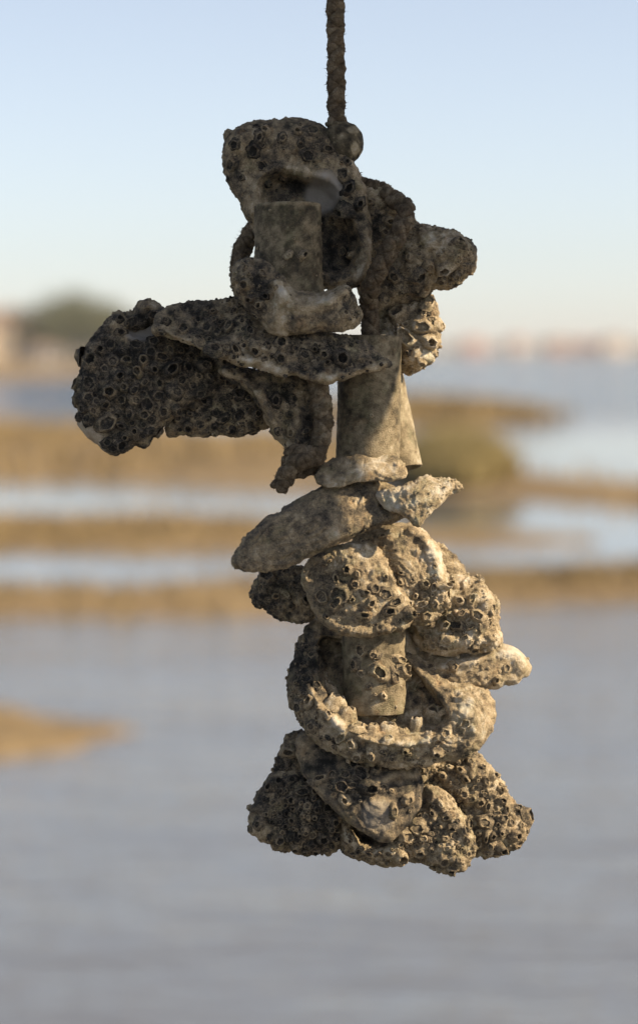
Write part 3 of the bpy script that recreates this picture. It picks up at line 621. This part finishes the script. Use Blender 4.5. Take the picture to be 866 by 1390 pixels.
# ------------------------------------------------------------------ braided ropes
def catmull(P, step):
    P = np.array(P); P = np.r_[[2 * P[0] - P[1]], P, [2 * P[-1] - P[-2]]]; out = []
    for i in range(1, len(P) - 2):
        p0, p1, p2, p3 = P[i - 1:i + 3]; n = max(2, int(np.linalg.norm(p2 - p1) / step))
        for k in range(n):
            t = k / n
            out.append(.5 * ((2 * p1) + (-p0 + p2) * t + (2 * p0 - 5 * p1 + 4 * p2 - p3) * t * t + (-p0 + 3 * p1 - 3 * p2 + p3) * t ** 3))
    out.append(P[-2]); return np.array(out)
def rope(label, pts, r, seed, fuzz=1500, tone=.3, pitch=52, nst=8, rad_fn=None):
    C = catmull(pts, 1.6 * S)
    L = np.r_[0, np.cumsum(np.linalg.norm(np.diff(C, axis=0), axis=1))]
    n = int(L[-1] / (1.9 * S)); s = np.linspace(0, L[-1], n)
    C = np.stack([np.interp(s, L, C[:, k]) for k in range(3)], 1)
    T = np.gradient(C, axis=0); T /= np.linalg.norm(T, axis=1)[:, None]
    u = np.cross(T[0], [0.0, 1.0, 0.1]); u /= np.linalg.norm(u); U = [u]
    for i in range(1, n):
        u = U[-1] - T[i] * (U[-1] @ T[i]); U.append(u / np.linalg.norm(u))
    U = np.array(U); Wv = np.cross(T, U)
    root = empty('rope', Vector(C[-1])); tag(root, label, 'rope')
    R = r * S; sides = 7; sr = R * 0.44
    ph = s / (pitch * S) * 2 * math.pi
    Vall = []
    for k in range(nst):
        cw = 1 if k % 2 == 0 else -1
        a = cw * ph + (k // 2) * (2 * math.pi / (nst // 2)) + (0 if cw > 0 else math.pi / (nst // 2))
        weave = np.cos(ph * (nst // 2) * 1.0 + (k // 2) * math.pi) * cw
        rr = R * 0.62 + R * 0.20 * weave
        wob = 1 + .1 * fbm(np.c_[s / S / 18, np.full(n, k * 5.0), np.full(n, seed * 3.0)], 2, seed + k)
        ctr = C + (rr * wob)[:, None] * (np.cos(a)[:, None] * U + np.sin(a)[:, None] * Wv)
        t2 = np.gradient(ctr, axis=0); t2 /= np.linalg.norm(t2, axis=1)[:, None]
        n1 = ctr - C; n1 -= t2 * (n1 * t2).sum(1)[:, None]; n1 /= np.linalg.norm(n1, axis=1)[:, None] + 1e-12; n2 = np.cross(t2, n1)
        V = []
        for j in range(sides):
            t = j / sides * 2 * math.pi
            V.append(ctr + sr * (.75 * math.cos(t) * n1 + 1.12 * math.sin(t) * n2))
        V = np.stack(V, 1).reshape(-1, 3)
        q = V / S
        V = V + (.5 * S * fbm(q / 4.5, 2, seed + 20))[:, None] * np.repeat(n1, sides, 0)
        i = np.arange(n)[:, None] * sides + np.arange(sides)[None]; j = np.roll(i, -1, 1)
        F = np.stack([i[:-1], j[:-1], j[1:], i[1:]], -1).reshape(-1, 4).tolist()
        F.append(tuple(range(sides))[::-1]); F.append(tuple((n - 1) * sides + x for x in range(sides)))
        tv = tone + (.12, -.08, .03, .1, -.1, 0, .08, -.04)[k % 8] + .25 * fbm(q / 24, 3, seed + 30) + .12 * fbm(q / 4, 2, seed + 31)
        mesh_obj('strand', V - C[-1], F, M_rope, root, {'tone': tv}); Vall.append(V)
    Vall = np.concatenate(Vall)
    # frayed fibres and silt on the rope
    V = []; F = []; cidx = rng.integers(0, len(Vall), fuzz)
    for c in cidx:
        p = Vall[c]; i = (c // sides) % n
        o = p - C[i]; o = o / (np.linalg.norm(o) + 1e-9)
        if (p - C[i]) @ o < R * .7: continue
        d = o * .8 + rng.normal(0, .5, 3); d /= np.linalg.norm(d); ln = rng.uniform(2.0, 6.0) * S; sd_ = np.cross(d, rng.normal(0, 1, 3)); sd_ /= np.linalg.norm(sd_); w = rng.uniform(.35, 1.0) * S
        b = len(V); th3 = np.cross(d, sd_)
        V += [p + sd_ * w, p - sd_ * w * .5 + th3 * w * .8, p - sd_ * w * .5 - th3 * w * .8, p + d * ln]
        F += [(b, b + 1, b + 3), (b + 1, b + 2, b + 3), (b + 2, b, b + 3)]
    o = mesh_obj('frayed_fibres', np.array(V) - C[-1], F, M_rope, root, {'tone': np.full(len(V), tone)}, smooth=False); o['kind'] = 'stuff'
    return root
zt = ctr.z; Fp = rail_front; yf_ = Fp.y
loop = [Vector((Fp.x - .012, yf_ + RW*1.13 + .009, zt - .03)), Vector((Fp.x - .010, yf_ + RW*1.13 + .009, zt + .02)), Vector((Fp.x - .006, yf_ + RW * .6, zt + RT / 2 + .006)), Vector((Fp.x, yf_ + .02, zt + RT / 2 + .006)),
        Vector((Fp.x, yf_ - .007, zt + .012)), Vector((Fp.x, yf_ - .007, zt - .03))]
down = [W(454, -120, 14), W(455, 0, 16), W(456, 80, 20), W(457, 165, 24), W(462, 200, 26), W(480, 245, 40), W(520, 262, 22), W(551, 284, -16), W(540, 318, -30), W(521, 352, -34), W(505, 385, -24), W(500, 412, 4), W(503, 440, 6), W(502, 480, 6), W(501, 560, 0), W(500, 640, -2), W(503, 700, -6), W(505, 780, -14), W(507, 860, -10), W(508, 960, -10), W(506, 1010, -14), W(508, 1060, -16), W(520, 1090, -8), W(545, 1110, -2)]
rope('long frayed brown rope from which the whole string of shells hangs', loop + down, 12.0, 1, fuzz=9000, tone=.57)
tail = [W(450, 235, 44), W(410, 262, 52), W(365, 290, 46), W(338, 322, 34), W(326, 352, 24), W(330, 390, 8), W(352, 430, -10), W(390, 470, -28), W(420, 496, -40), W(434, 530, -46), W(439, 565, -48), W(435, 600, -50), W(424, 618, -62), W(406, 614, -66), W(394, 624, -58), W(404, 636, -46), W(424, 634, -40), W(430, 622, -50), W(414, 622, -74), W(396, 634, -70), W(386, 650, -64), W(379, 662, -60)]
rope('dark rope tail looping down beside the brown pipe to a small knot', tail, 12.5, 2, fuzz=3500, tone=.6, pitch=46)

# ------------------------------------------------------------------ water and mud
def G(px, py, z=0.0):
    """pixel on the flat at height z"""
    k = (H - z) / ((py - HOR) * S / D)
    return ((px - CX) * S / D * k, -D + k)
def water_material():
    m, nt, b = new_mat('tidal_water')
    geo = node(nt, 'ShaderNodeNewGeometry').outputs['Position']
    b.inputs['Roughness'].default_value = 0.07; b.inputs['IOR'].default_value = 1.33
    mp = node(nt, 'ShaderNodeMapping'); mp.inputs['Scale'].default_value = (0.55, 1.0, 1.0); nt.links.new(geo, mp.inputs['Vector'])
    a = noise_n(nt, mp.outputs[0], 2.2, 4, 0.6); c = noise_n(nt, mp.outputs[0], 0.35, 3, .5)
    big = noise_n(nt, mp.outputs[0], 0.07, 2, .5)
    hgt = math_n(nt, 'ADD', math_n(nt, 'MULTIPLY', a, math_n(nt, 'ADD', 0.35, big)), math_n(nt, 'MULTIPLY', c, 1.4))
    sx = node(nt, 'ShaderNodeSeparateXYZ'); nt.links.new(geo, sx.inputs[0])
    mr = node(nt, 'ShaderNodeMapRange', interpolation_type='SMOOTHSTEP'); nt.links.new(sx.outputs['Y'], mr.inputs['Value'])      # open, wind-ruffled channel beyond the sheltered pools
    for k_, v_ in (('From Min', 75), ('From Max', 130), ('To Min', 0.0), ('To Max', 1.0)): mr.inputs[k_].default_value = v_
    m2 = node(nt, 'ShaderNodeMapRange', interpolation_type='SMOOTHSTEP'); nt.links.new(sx.outputs['Y'], m2.inputs['Value'])      # pools lie sheltered behind the nearest mud
    for k_, v_ in (('From Min', 22), ('From Max', 30), ('To Min', 0.9), ('To Max', 0.10)): m2.inputs[k_].default_value = v_
    nt.links.new(mix_n(nt, mr.outputs[0], (0.13, 0.133, 0.138), (0.035, 0.075, 0.15)), b.inputs['Base Color'])
    amp = math_n(nt, 'ADD', m2.outputs[0], math_n(nt, 'MULTIPLY', mr.outputs[0], 4.5))
    ruf = noise_n(nt, mp.outputs[0], 0.22, 3, .6)
    hgt = math_n(nt, 'MULTIPLY', hgt, math_n(nt, 'MULTIPLY', amp, math_n(nt, 'ADD', 0.35, math_n(nt, 'MULTIPLY', ruf, 1.4))))
    bump_n(nt, hgt, 1.0, 0.06, b)
    return m
M_water = water_material()
V = []; F = []
xs = np.r_[-4000, -1500, np.linspace(-300, 300, 13), 1500, 4000]; ys = np.r_[-400, -40, np.linspace(-5, 400, 14), 1500, 4000]
V = [(x, y, 0) for y in ys for x in xs]; nx = len(xs)
F = [(j * nx + i, j * nx + i + 1, (j + 1) * nx + i + 1, (j + 1) * nx + i) for j in range(len(ys) - 1) for i in range(nx - 1)]
tag(mesh_obj('water', V, F, M_water), kind='structure')
def mud_material():
    m, nt, b = new_mat('marsh_mud')
    geo = node(nt, 'ShaderNodeNewGeometry').outputs['Position']
    n = noise_n(nt, geo, 0.6, 5, .65); n2 = noise_n(nt, geo, 6, 4, .6)
    t = math_n(nt, 'ADD', math_n(nt, 'MULTIPLY', n, .6), math_n(nt, 'MULTIPLY', n2, .4))
    nt.links.new(ramp_n(nt, t, [(0.3, (0.10, 0.066, 0.032)), (0.5, (0.21, 0.145, 0.07)), (0.7, (0.33, 0.24, 0.12))]), b.inputs['Base Color'])
    b.inputs['Roughness'].default_value = .85; bump_n(nt, n2, .6, .08, b); return m
def grass_material(name, c0, c1):
    m, nt, b = new_mat(name)
    geo = node(nt, 'ShaderNodeNewGeometry').outputs['Position']
    nt.links.new(mix_n(nt, noise_n(nt, geo, .8, 4), c0, c1), b.inputs['Base Color']); b.inputs['Roughness'].default_value = .8; return m
M_mud = mud_material()
M_grass = grass_material('marsh_grass_straw', (0.17, 0.12, 0.05), (0.36, 0.26, 0.12))
M_grassg = grass_material('marsh_grass_green', (0.22, 0.18, 0.07), (0.42, 0.33, 0.15))
gV = []; gF = []
def blades(V, F, x, y, z, hgt, w):
    a = random.uniform(0, 6.28); lx, ly = random.gauss(0, .25) * hgt, random.gauss(0, .25) * hgt; b = len(V)
    V += [(x - w * math.cos(a), y - w * math.sin(a), z), (x + w * math.cos(a), y + w * math.sin(a), z), (x + lx, y + ly, z + hgt)]; F.append((b, b + 1, b + 2))
def bank(name, outline, hgt, edge, step, seed, grass=0, gh=.25):
    poly = smooth_poly([G(*p) for p in outline], 3)
    nrm = np.roll(poly, -1, 0) - np.roll(poly, 1, 0); nrm = np.c_[nrm[:, 1], -nrm[:, 0]]; nrm /= np.linalg.norm(nrm, axis=1)[:, None] + 1e-9
    poly = poly + nrm * (fbm(np.c_[poly, np.full(len(poly), seed)] / (edge * 3), 3, seed)[:, None]) * edge * .5
    P2, d, Q, rim = poly_grid(poly, step)
    p3 = np.c_[P2, np.full(len(P2), seed * 3.3)]
    z = hgt * sstep(0, edge, d) * (0.75 + .5 * fbm(p3 / 6, 3, seed)) + .25 * hgt * fbm(p3 / 1.1, 3, seed + 2) * np.clip(d / edge, 0, 1)
    z = np.where(rim, -0.06, np.maximum(z, -.02) + .015)
    o = mesh_obj(name, np.c_[P2, z], Q, M_mud); tag(o, kind='structure')
    if o.data.polygons[0].normal.z < 0: o.data.flip_normals()
    if grass:
        c = rng.choice(len(P2), grass, p=(d > edge * .25) * (0.2 + sstep(-.2, .3, fbm(p3 / 5, 2, seed + 4))) / ((d > edge * .25) * (0.2 + sstep(-.2, .3, fbm(p3 / 5, 2, seed + 4)))).sum())
        for i in c: blades(gV, gF, P2[i][0] + random.uniform(-step, step), P2[i][1] + random.uniform(-step, step), z[i] - .02, gh * random.uniform(.5, 1.3), gh * .12)
# bands of mud and stubble, nearest last
bank('mud_bank', [(-3000,582),(-900,578),(-200,583),(120,588),(300,594),(420,600),(520,606),(600,612),(700,632),(866,655),(1300,668),(2600,688),(3000,700),(2200,712),(1700,712),(1300,706),(866,698),(700,684),(560,676),(420,656),(250,652),(0,652),(-500,655),(-1000,640),(-3000,625)], .32, 3.0, .7, 3, 14000, .35)
bank('mud_bank', [(-2600,706),(-900,699),(-200,700),(60,701),(220,701),(340,706),(400,712),(500,716),(600,722),(720,728),(800,732),(720,741),(600,743),(480,742),(360,747),(200,750),(0,751),(-400,752),(-900,745),(-2600,738)], .14, 1.2, .4, 4, 7000, .18)
bank('mud_bank', [(-2400,812),(-900,800),(-200,803),(0,803),(200,800),(340,790),(440,782),(560,778),(660,782),(760,780),(866,779),(1300,780),(2400,792),(2600,806),(1500,822),(866,818),(700,822),(560,830),(420,835),(300,838),(120,842),(0,846),(-300,852),(-900,848),(-2400,838)], .14, .9, .3, 5, 9000, .16)
bank('mud_bank', [(-1800,985),(-700,958),(-200,955),(0,958),(40,962),(80,972),(130,978),(190,982),(215,990),(180,1002),(120,1012),(60,1025),(0,1040),(-200,1070),(-600,1080),(-1800,1050)], .07, .5, .16, 6, 3500, .08)
bank('mud_bank', [(480,548),(540,546),(600,548),(680,556),(760,563),(800,568),(740,576),(640,580),(560,580),(470,575),(380,566),(420,552)], .35, 4, 1.2, 8, 5000, .5)
bank('mud_bank', [(-1200,493),(-300,493),(60,495),(140,498),(190,503),(150,510),(60,516),(-100,522),(-700,526),(-1300,510)], .5, 12, 3.0, 9, 2500, .7)
tag(mesh_obj('marsh_grass', gV, gF, M_grass, smooth=False), 'short straw-coloured marsh grass stubble growing on the mud banks', 'grass', kind='stuff')
# taller tussocks on the hump right of the string
tV = []; tF = []
for k in range(9000):
    a = random.uniform(0, 6.28); r = random.random() ** .5
    px = 620 + 78 * r * math.cos(a); py = 637 + 11 * r * math.sin(a)
    x, y = G(px, py, .3); hh = .95 * (1 - .6 * r * r) * random.uniform(.6, 1.1)
    blades(tV, tF, x, y, .18, hh, .045)
tag(mesh_obj('tall_marsh_grass', tV, tF, M_grassg, smooth=False), 'hump of taller yellow-green marsh grass on the mud right of the pipes', 'grass', kind='stuff')

# ------------------------------------------------------------------ far shores
def far_strip(name, x0, x1, y0, y1, hgt, seed):
    xs = np.linspace(x0, x1, 120); V = []; F = []
    for x in xs:
        w = 30 * float(vnoise(np.array([[x / 160, seed, 0.5]]), seed)[0]); h1 = hgt * (1 + .4 * float(vnoise(np.array([[x / 60, seed, 3.5]]), seed)[0]))
        V += [(x, y0 + w, -.3), (x, y0 + w + 12, h1 * .35), (x, y0 + 90, h1), (x, y1, h1 * 1.3)]
    for i in range(119):
        for k in range(3): b = i * 4 + k; F.append((b, b + 4, b + 5, b + 1))
    return tag(mesh_obj(name, V, F, M_sand), kind='structure')
M_sand = grass_material('far_shore_ground', (0.22, 0.17, 0.10), (0.36, 0.29, 0.19))
far_strip('far_shore', -2600, 2600, 1500, 2600, 2.2, 3)
far_strip('shore', -900, -46, 430, 900, 1.0, 5)
def leaf_mat():
    m, nt, b = new_mat('tree_leaf')
    geo = node(nt, 'ShaderNodeNewGeometry').outputs['Position']; oi = node(nt, 'ShaderNodeObjectInfo').outputs['Random']
    c = mix_n(nt, noise_n(nt, geo, .35, 3), (0.045, 0.065, 0.018), (0.13, 0.14, 0.045)); c = mix_n(nt, math_n(nt, 'MULTIPLY', oi, .5), c, (0.16, 0.13, 0.06))
    nt.links.new(c, b.inputs['Base Color']); b.inputs['Roughness'].default_value = .7; return m
M_leaf = leaf_mat()
M_bark = grass_material('tree_bark', (0.10, 0.075, 0.05), (0.19, 0.15, 0.11))
def limb(V, F, pts, radii, n=7):
    for i, (p, r) in enumerate(zip(pts, radii)):
        for k in range(n): V.append((p[0] + r * math.cos(k / n * 6.2832), p[1] + r * math.sin(k / n * 6.2832), p[2]))
        if i:
            b = len(V) - 2 * n
            for k in range(n): F.append((b + k, b + (k + 1) % n, b + n + (k + 1) % n, b + n + k))
def tree_meshes(seed, hgt, wid):
    r = random.Random(seed); V = []; F = []; ends = []
    limb(V, F, [(0, 0, -.5), (.1, 0, hgt * .2), (.2, .1, hgt * .45), (.1, .1, hgt * .8)], [.05 * hgt, .035 * hgt, .026 * hgt, .008 * hgt])
    for k in range(11):
        a = r.uniform(0, 6.28); z0 = hgt * r.uniform(.25, .7); ln = wid * r.uniform(.35, .75) * (1 - .4 * z0 / hgt)
        e = (math.cos(a) * ln, math.sin(a) * ln, z0 + hgt * r.uniform(.08, .28)); m_ = (e[0] * .5, e[1] * .5, z0 + (e[2] - z0) * .65)
        limb(V, F, [(.15, .05, z0), m_, e], [.016 * hgt, .011 * hgt, .004 * hgt], 5); ends += [e, m_]
    ends += [(0, 0, hgt * .85), (.3, .2, hgt * .95)]
    t = bpy.data.meshes.new('trunk'); t.from_pydata(V, [], F); t.materials.append(M_bark)
    V = []; F = []
    for e in ends:
        rad = r.uniform(.16, .3) * wid
        for _ in range(95):
            d = Vector((r.gauss(0, 1), r.gauss(0, 1), r.gauss(0, .7))); d = d.normalized() * rad * r.random() ** .45
            p = Vector(e) + d; u = Vector((r.gauss(0, 1), r.gauss(0, 1), r.gauss(0, 1))).normalized(); w = u.cross(Vector((r.gauss(0, 1), r.gauss(0, 1), r.gauss(0, 1)))).normalized(); s = r.uniform(.12, .32) * (hgt / 9)
            b = len(V); V += [p - u * s, p + w * s * .55, p + u * s, p - w * s * .55]; F.append((b, b + 1, b + 2, b + 3))
    c = bpy.data.meshes.new('crown'); c.from_pydata([tuple(v) for v in V], [], F); c.materials.append(M_leaf)
    return t, c
TREES = [tree_meshes(s, 9, 7.5 + s % 3) for s in range(5)]
def put_tree(name, label, group, x, y, z, sc, k, wide=1.0):
    root = tag(empty(name, (x, y, z)), label, 'tree', group); root.scale = (sc * wide, sc * wide, sc); root.rotation_euler.z = random.uniform(0, 6.28)
    for nm, me in zip(('trunk', 'crown'), TREES[k % 5]):
        o = bpy.data.objects.new(nm, me); col.objects.link(o); o.parent = root
def at_far(px, dist): return (px - CX) * S / D * dist
dist0 = 470
for i, (px, sc, dy) in enumerate([(58, 1.0, 0), (78, 1.16, 14), (98, 1.28, 4), (118, 1.22, 20), (138, 1.12, 2), (158, 1.0, 16), (176, .88, 6), (196, .7, 12), (40, .95, 30), (214, .55, 4), (88, .9, -12), (128, .85, -10), (165, .7, -8), (66, .72, -14)]):
    put_tree('leafy_tree', 'dark green leafy tree in the blurred grove beside the tan house', 'trees in the grove beside the tan house', at_far(px, dist0 + dy), dist0 + dy - D, .3, sc, i, 1.1)
for i in range(26):
    px = 225 + i * 26 + random.uniform(-8, 8)
    put_tree('shore_tree', 'tiny hazy tree on the low distant shoreline', 'trees along the distant shoreline', at_far(px, 1580), 1575 + random.uniform(-15, 60), .8, random.uniform(.5, .95), i + 2, 1.7)
# houses
def paint(name, c, rough=.8):
    m, nt, b = new_mat(name); geo = node(nt, 'ShaderNodeNewGeometry').outputs['Position']
    nt.links.new(mix_n(nt, noise_n(nt, geo, 1.5, 4), tuple(x * .85 for x in c), c), b.inputs['Base Color']); b.inputs['Roughness'].default_value = rough; return m
M_wall = paint('house_wall_tan', (.52, .40, .28)); M_wallw = paint('house_wall_cream', (.46, .40, .35)); M_wallr = paint('house_wall_brick', (.36, .2, .15)); M_roof = paint('roof_brown', (.22, .15, .11)); M_roofr = paint('roof_red', (.30, .14, .10)); M_glass = paint('window_glass', (.05, .06, .08), .1); M_trim = paint('window_trim', (.7, .68, .62))
def house(name, label, x, y, z, w, dpt, hgt, rh, mw, mr, wins, yaw=35):
    root = tag(empty(name, (x, y, z)), label, 'house')
    box_mesh('wall', w, dpt, hgt, mw, root, (0, 0, hgt / 2 - .2), bev=.03)
    ov = .5
    V = [(-w / 2 - ov, -dpt / 2 - ov, 0), (w / 2 + ov, -dpt / 2 - ov, 0), (w / 2 + ov, dpt / 2 + ov, 0), (-w / 2 - ov, dpt / 2 + ov, 0), (-w / 2 * .55, 0, rh), (w / 2 * .55, 0, rh)]
    F = [(0, 1, 5, 4), (1, 2, 5), (2, 3, 4, 5), (3, 0, 4), (3, 2, 1, 0)]
    root.rotation_euler.z = math.radians(yaw)
    ro = mesh_obj('roof', V, F, mr, root, smooth=False, loc=(0, 0, hgt - .15))
    box_mesh('chimney', .9, .9, rh * .9, mw, ro, (w * .2, .3, rh * .75), bev=.03)
    nx, nz = wins
    for i in range(nx):
        for j in range(nz):
            wx = -w / 2 + w * (i + .5) / nx; wz = hgt * (j + .55) / nz - .2
            f = box_mesh('window', 1.5, .12, 1.8, M_trim, root, (wx, -dpt / 2 - .03, wz), bev=.02)
            box_mesh('pane', 1.2, .06, 1.5, M_glass, f, (0, -.06, 0), bev=.01)
    return root
house('tan_house', 'tan house with brown hipped roof left of the dark green trees', at_far(-6, 470), 470, .4, 12, 9, 6.3, 2.8, M_wall, M_roof, (4, 2))
house('tan_house', 'low tan annexe in front of the tan house by the shore', at_far(62, 452), 446, .2, 5.5, 4, 2.2, 1.0, M_wallw, M_roof, (3, 1))
for i, (px, w, hg, mw, mr, lab) in enumerate([(640, 16, 4.5, M_wallr, M_roofr, 'tiny brick-red house far across the water behind the slanting shell'), (700, 12, 5, M_wallw, M_roofr, 'tiny cream house with red roof on the distant shore, narrowest of the cream ones'),
        (760, 20, 5, M_wallr, M_roof, 'tiny brick-red house with brown roof, widest on the distant shore'), (830, 17, 6, M_wallw, M_roof, 'tiny cream house with brown roof at the right end of the distant shore'), (795, 12, 4.5, M_wallr, M_roofr, 'tiny low brick house between the widest brick house and the brown-roofed cream house')]):
    house('shore_house', lab, at_far(px, 1545), 1543, 1.0, w, 10, hg, 3.2, mw, mr, (4, 1))

# ------------------------------------------------------------------ sea haze
M_haze = bpy.data.materials.new('sea_haze'); M_haze.use_nodes = True; nt = M_haze.node_tree; nt.nodes.clear()
out = nt.nodes.new('ShaderNodeOutputMaterial'); pv = nt.nodes.new('ShaderNodeVolumePrincipled'); nt.links.new(pv.outputs[0], out.inputs['Volume'])
pv.inputs['Color'].default_value = (0.95, 0.93, 0.93, 1); pv.inputs['Density'].default_value = 0.0002; pv.inputs['Anisotropy'].default_value = 0.0
x, y0_, y1_, z0_, z1_ = 4100, -420, 4100, -1.6, 16.0
V = [(a, b, c) for c in (z0_, z1_) for b in (y0_, y1_) for a in (-x, x)]
hz = mesh_obj('haze', V, [(0, 2, 3, 1), (4, 5, 7, 6), (0, 1, 5, 4), (2, 6, 7, 3), (0, 4, 6, 2), (1, 3, 7, 5)], M_haze, smooth=False)
tag(hz, 'thin pale sea haze over the water and far shore', 'haze', kind='stuff')
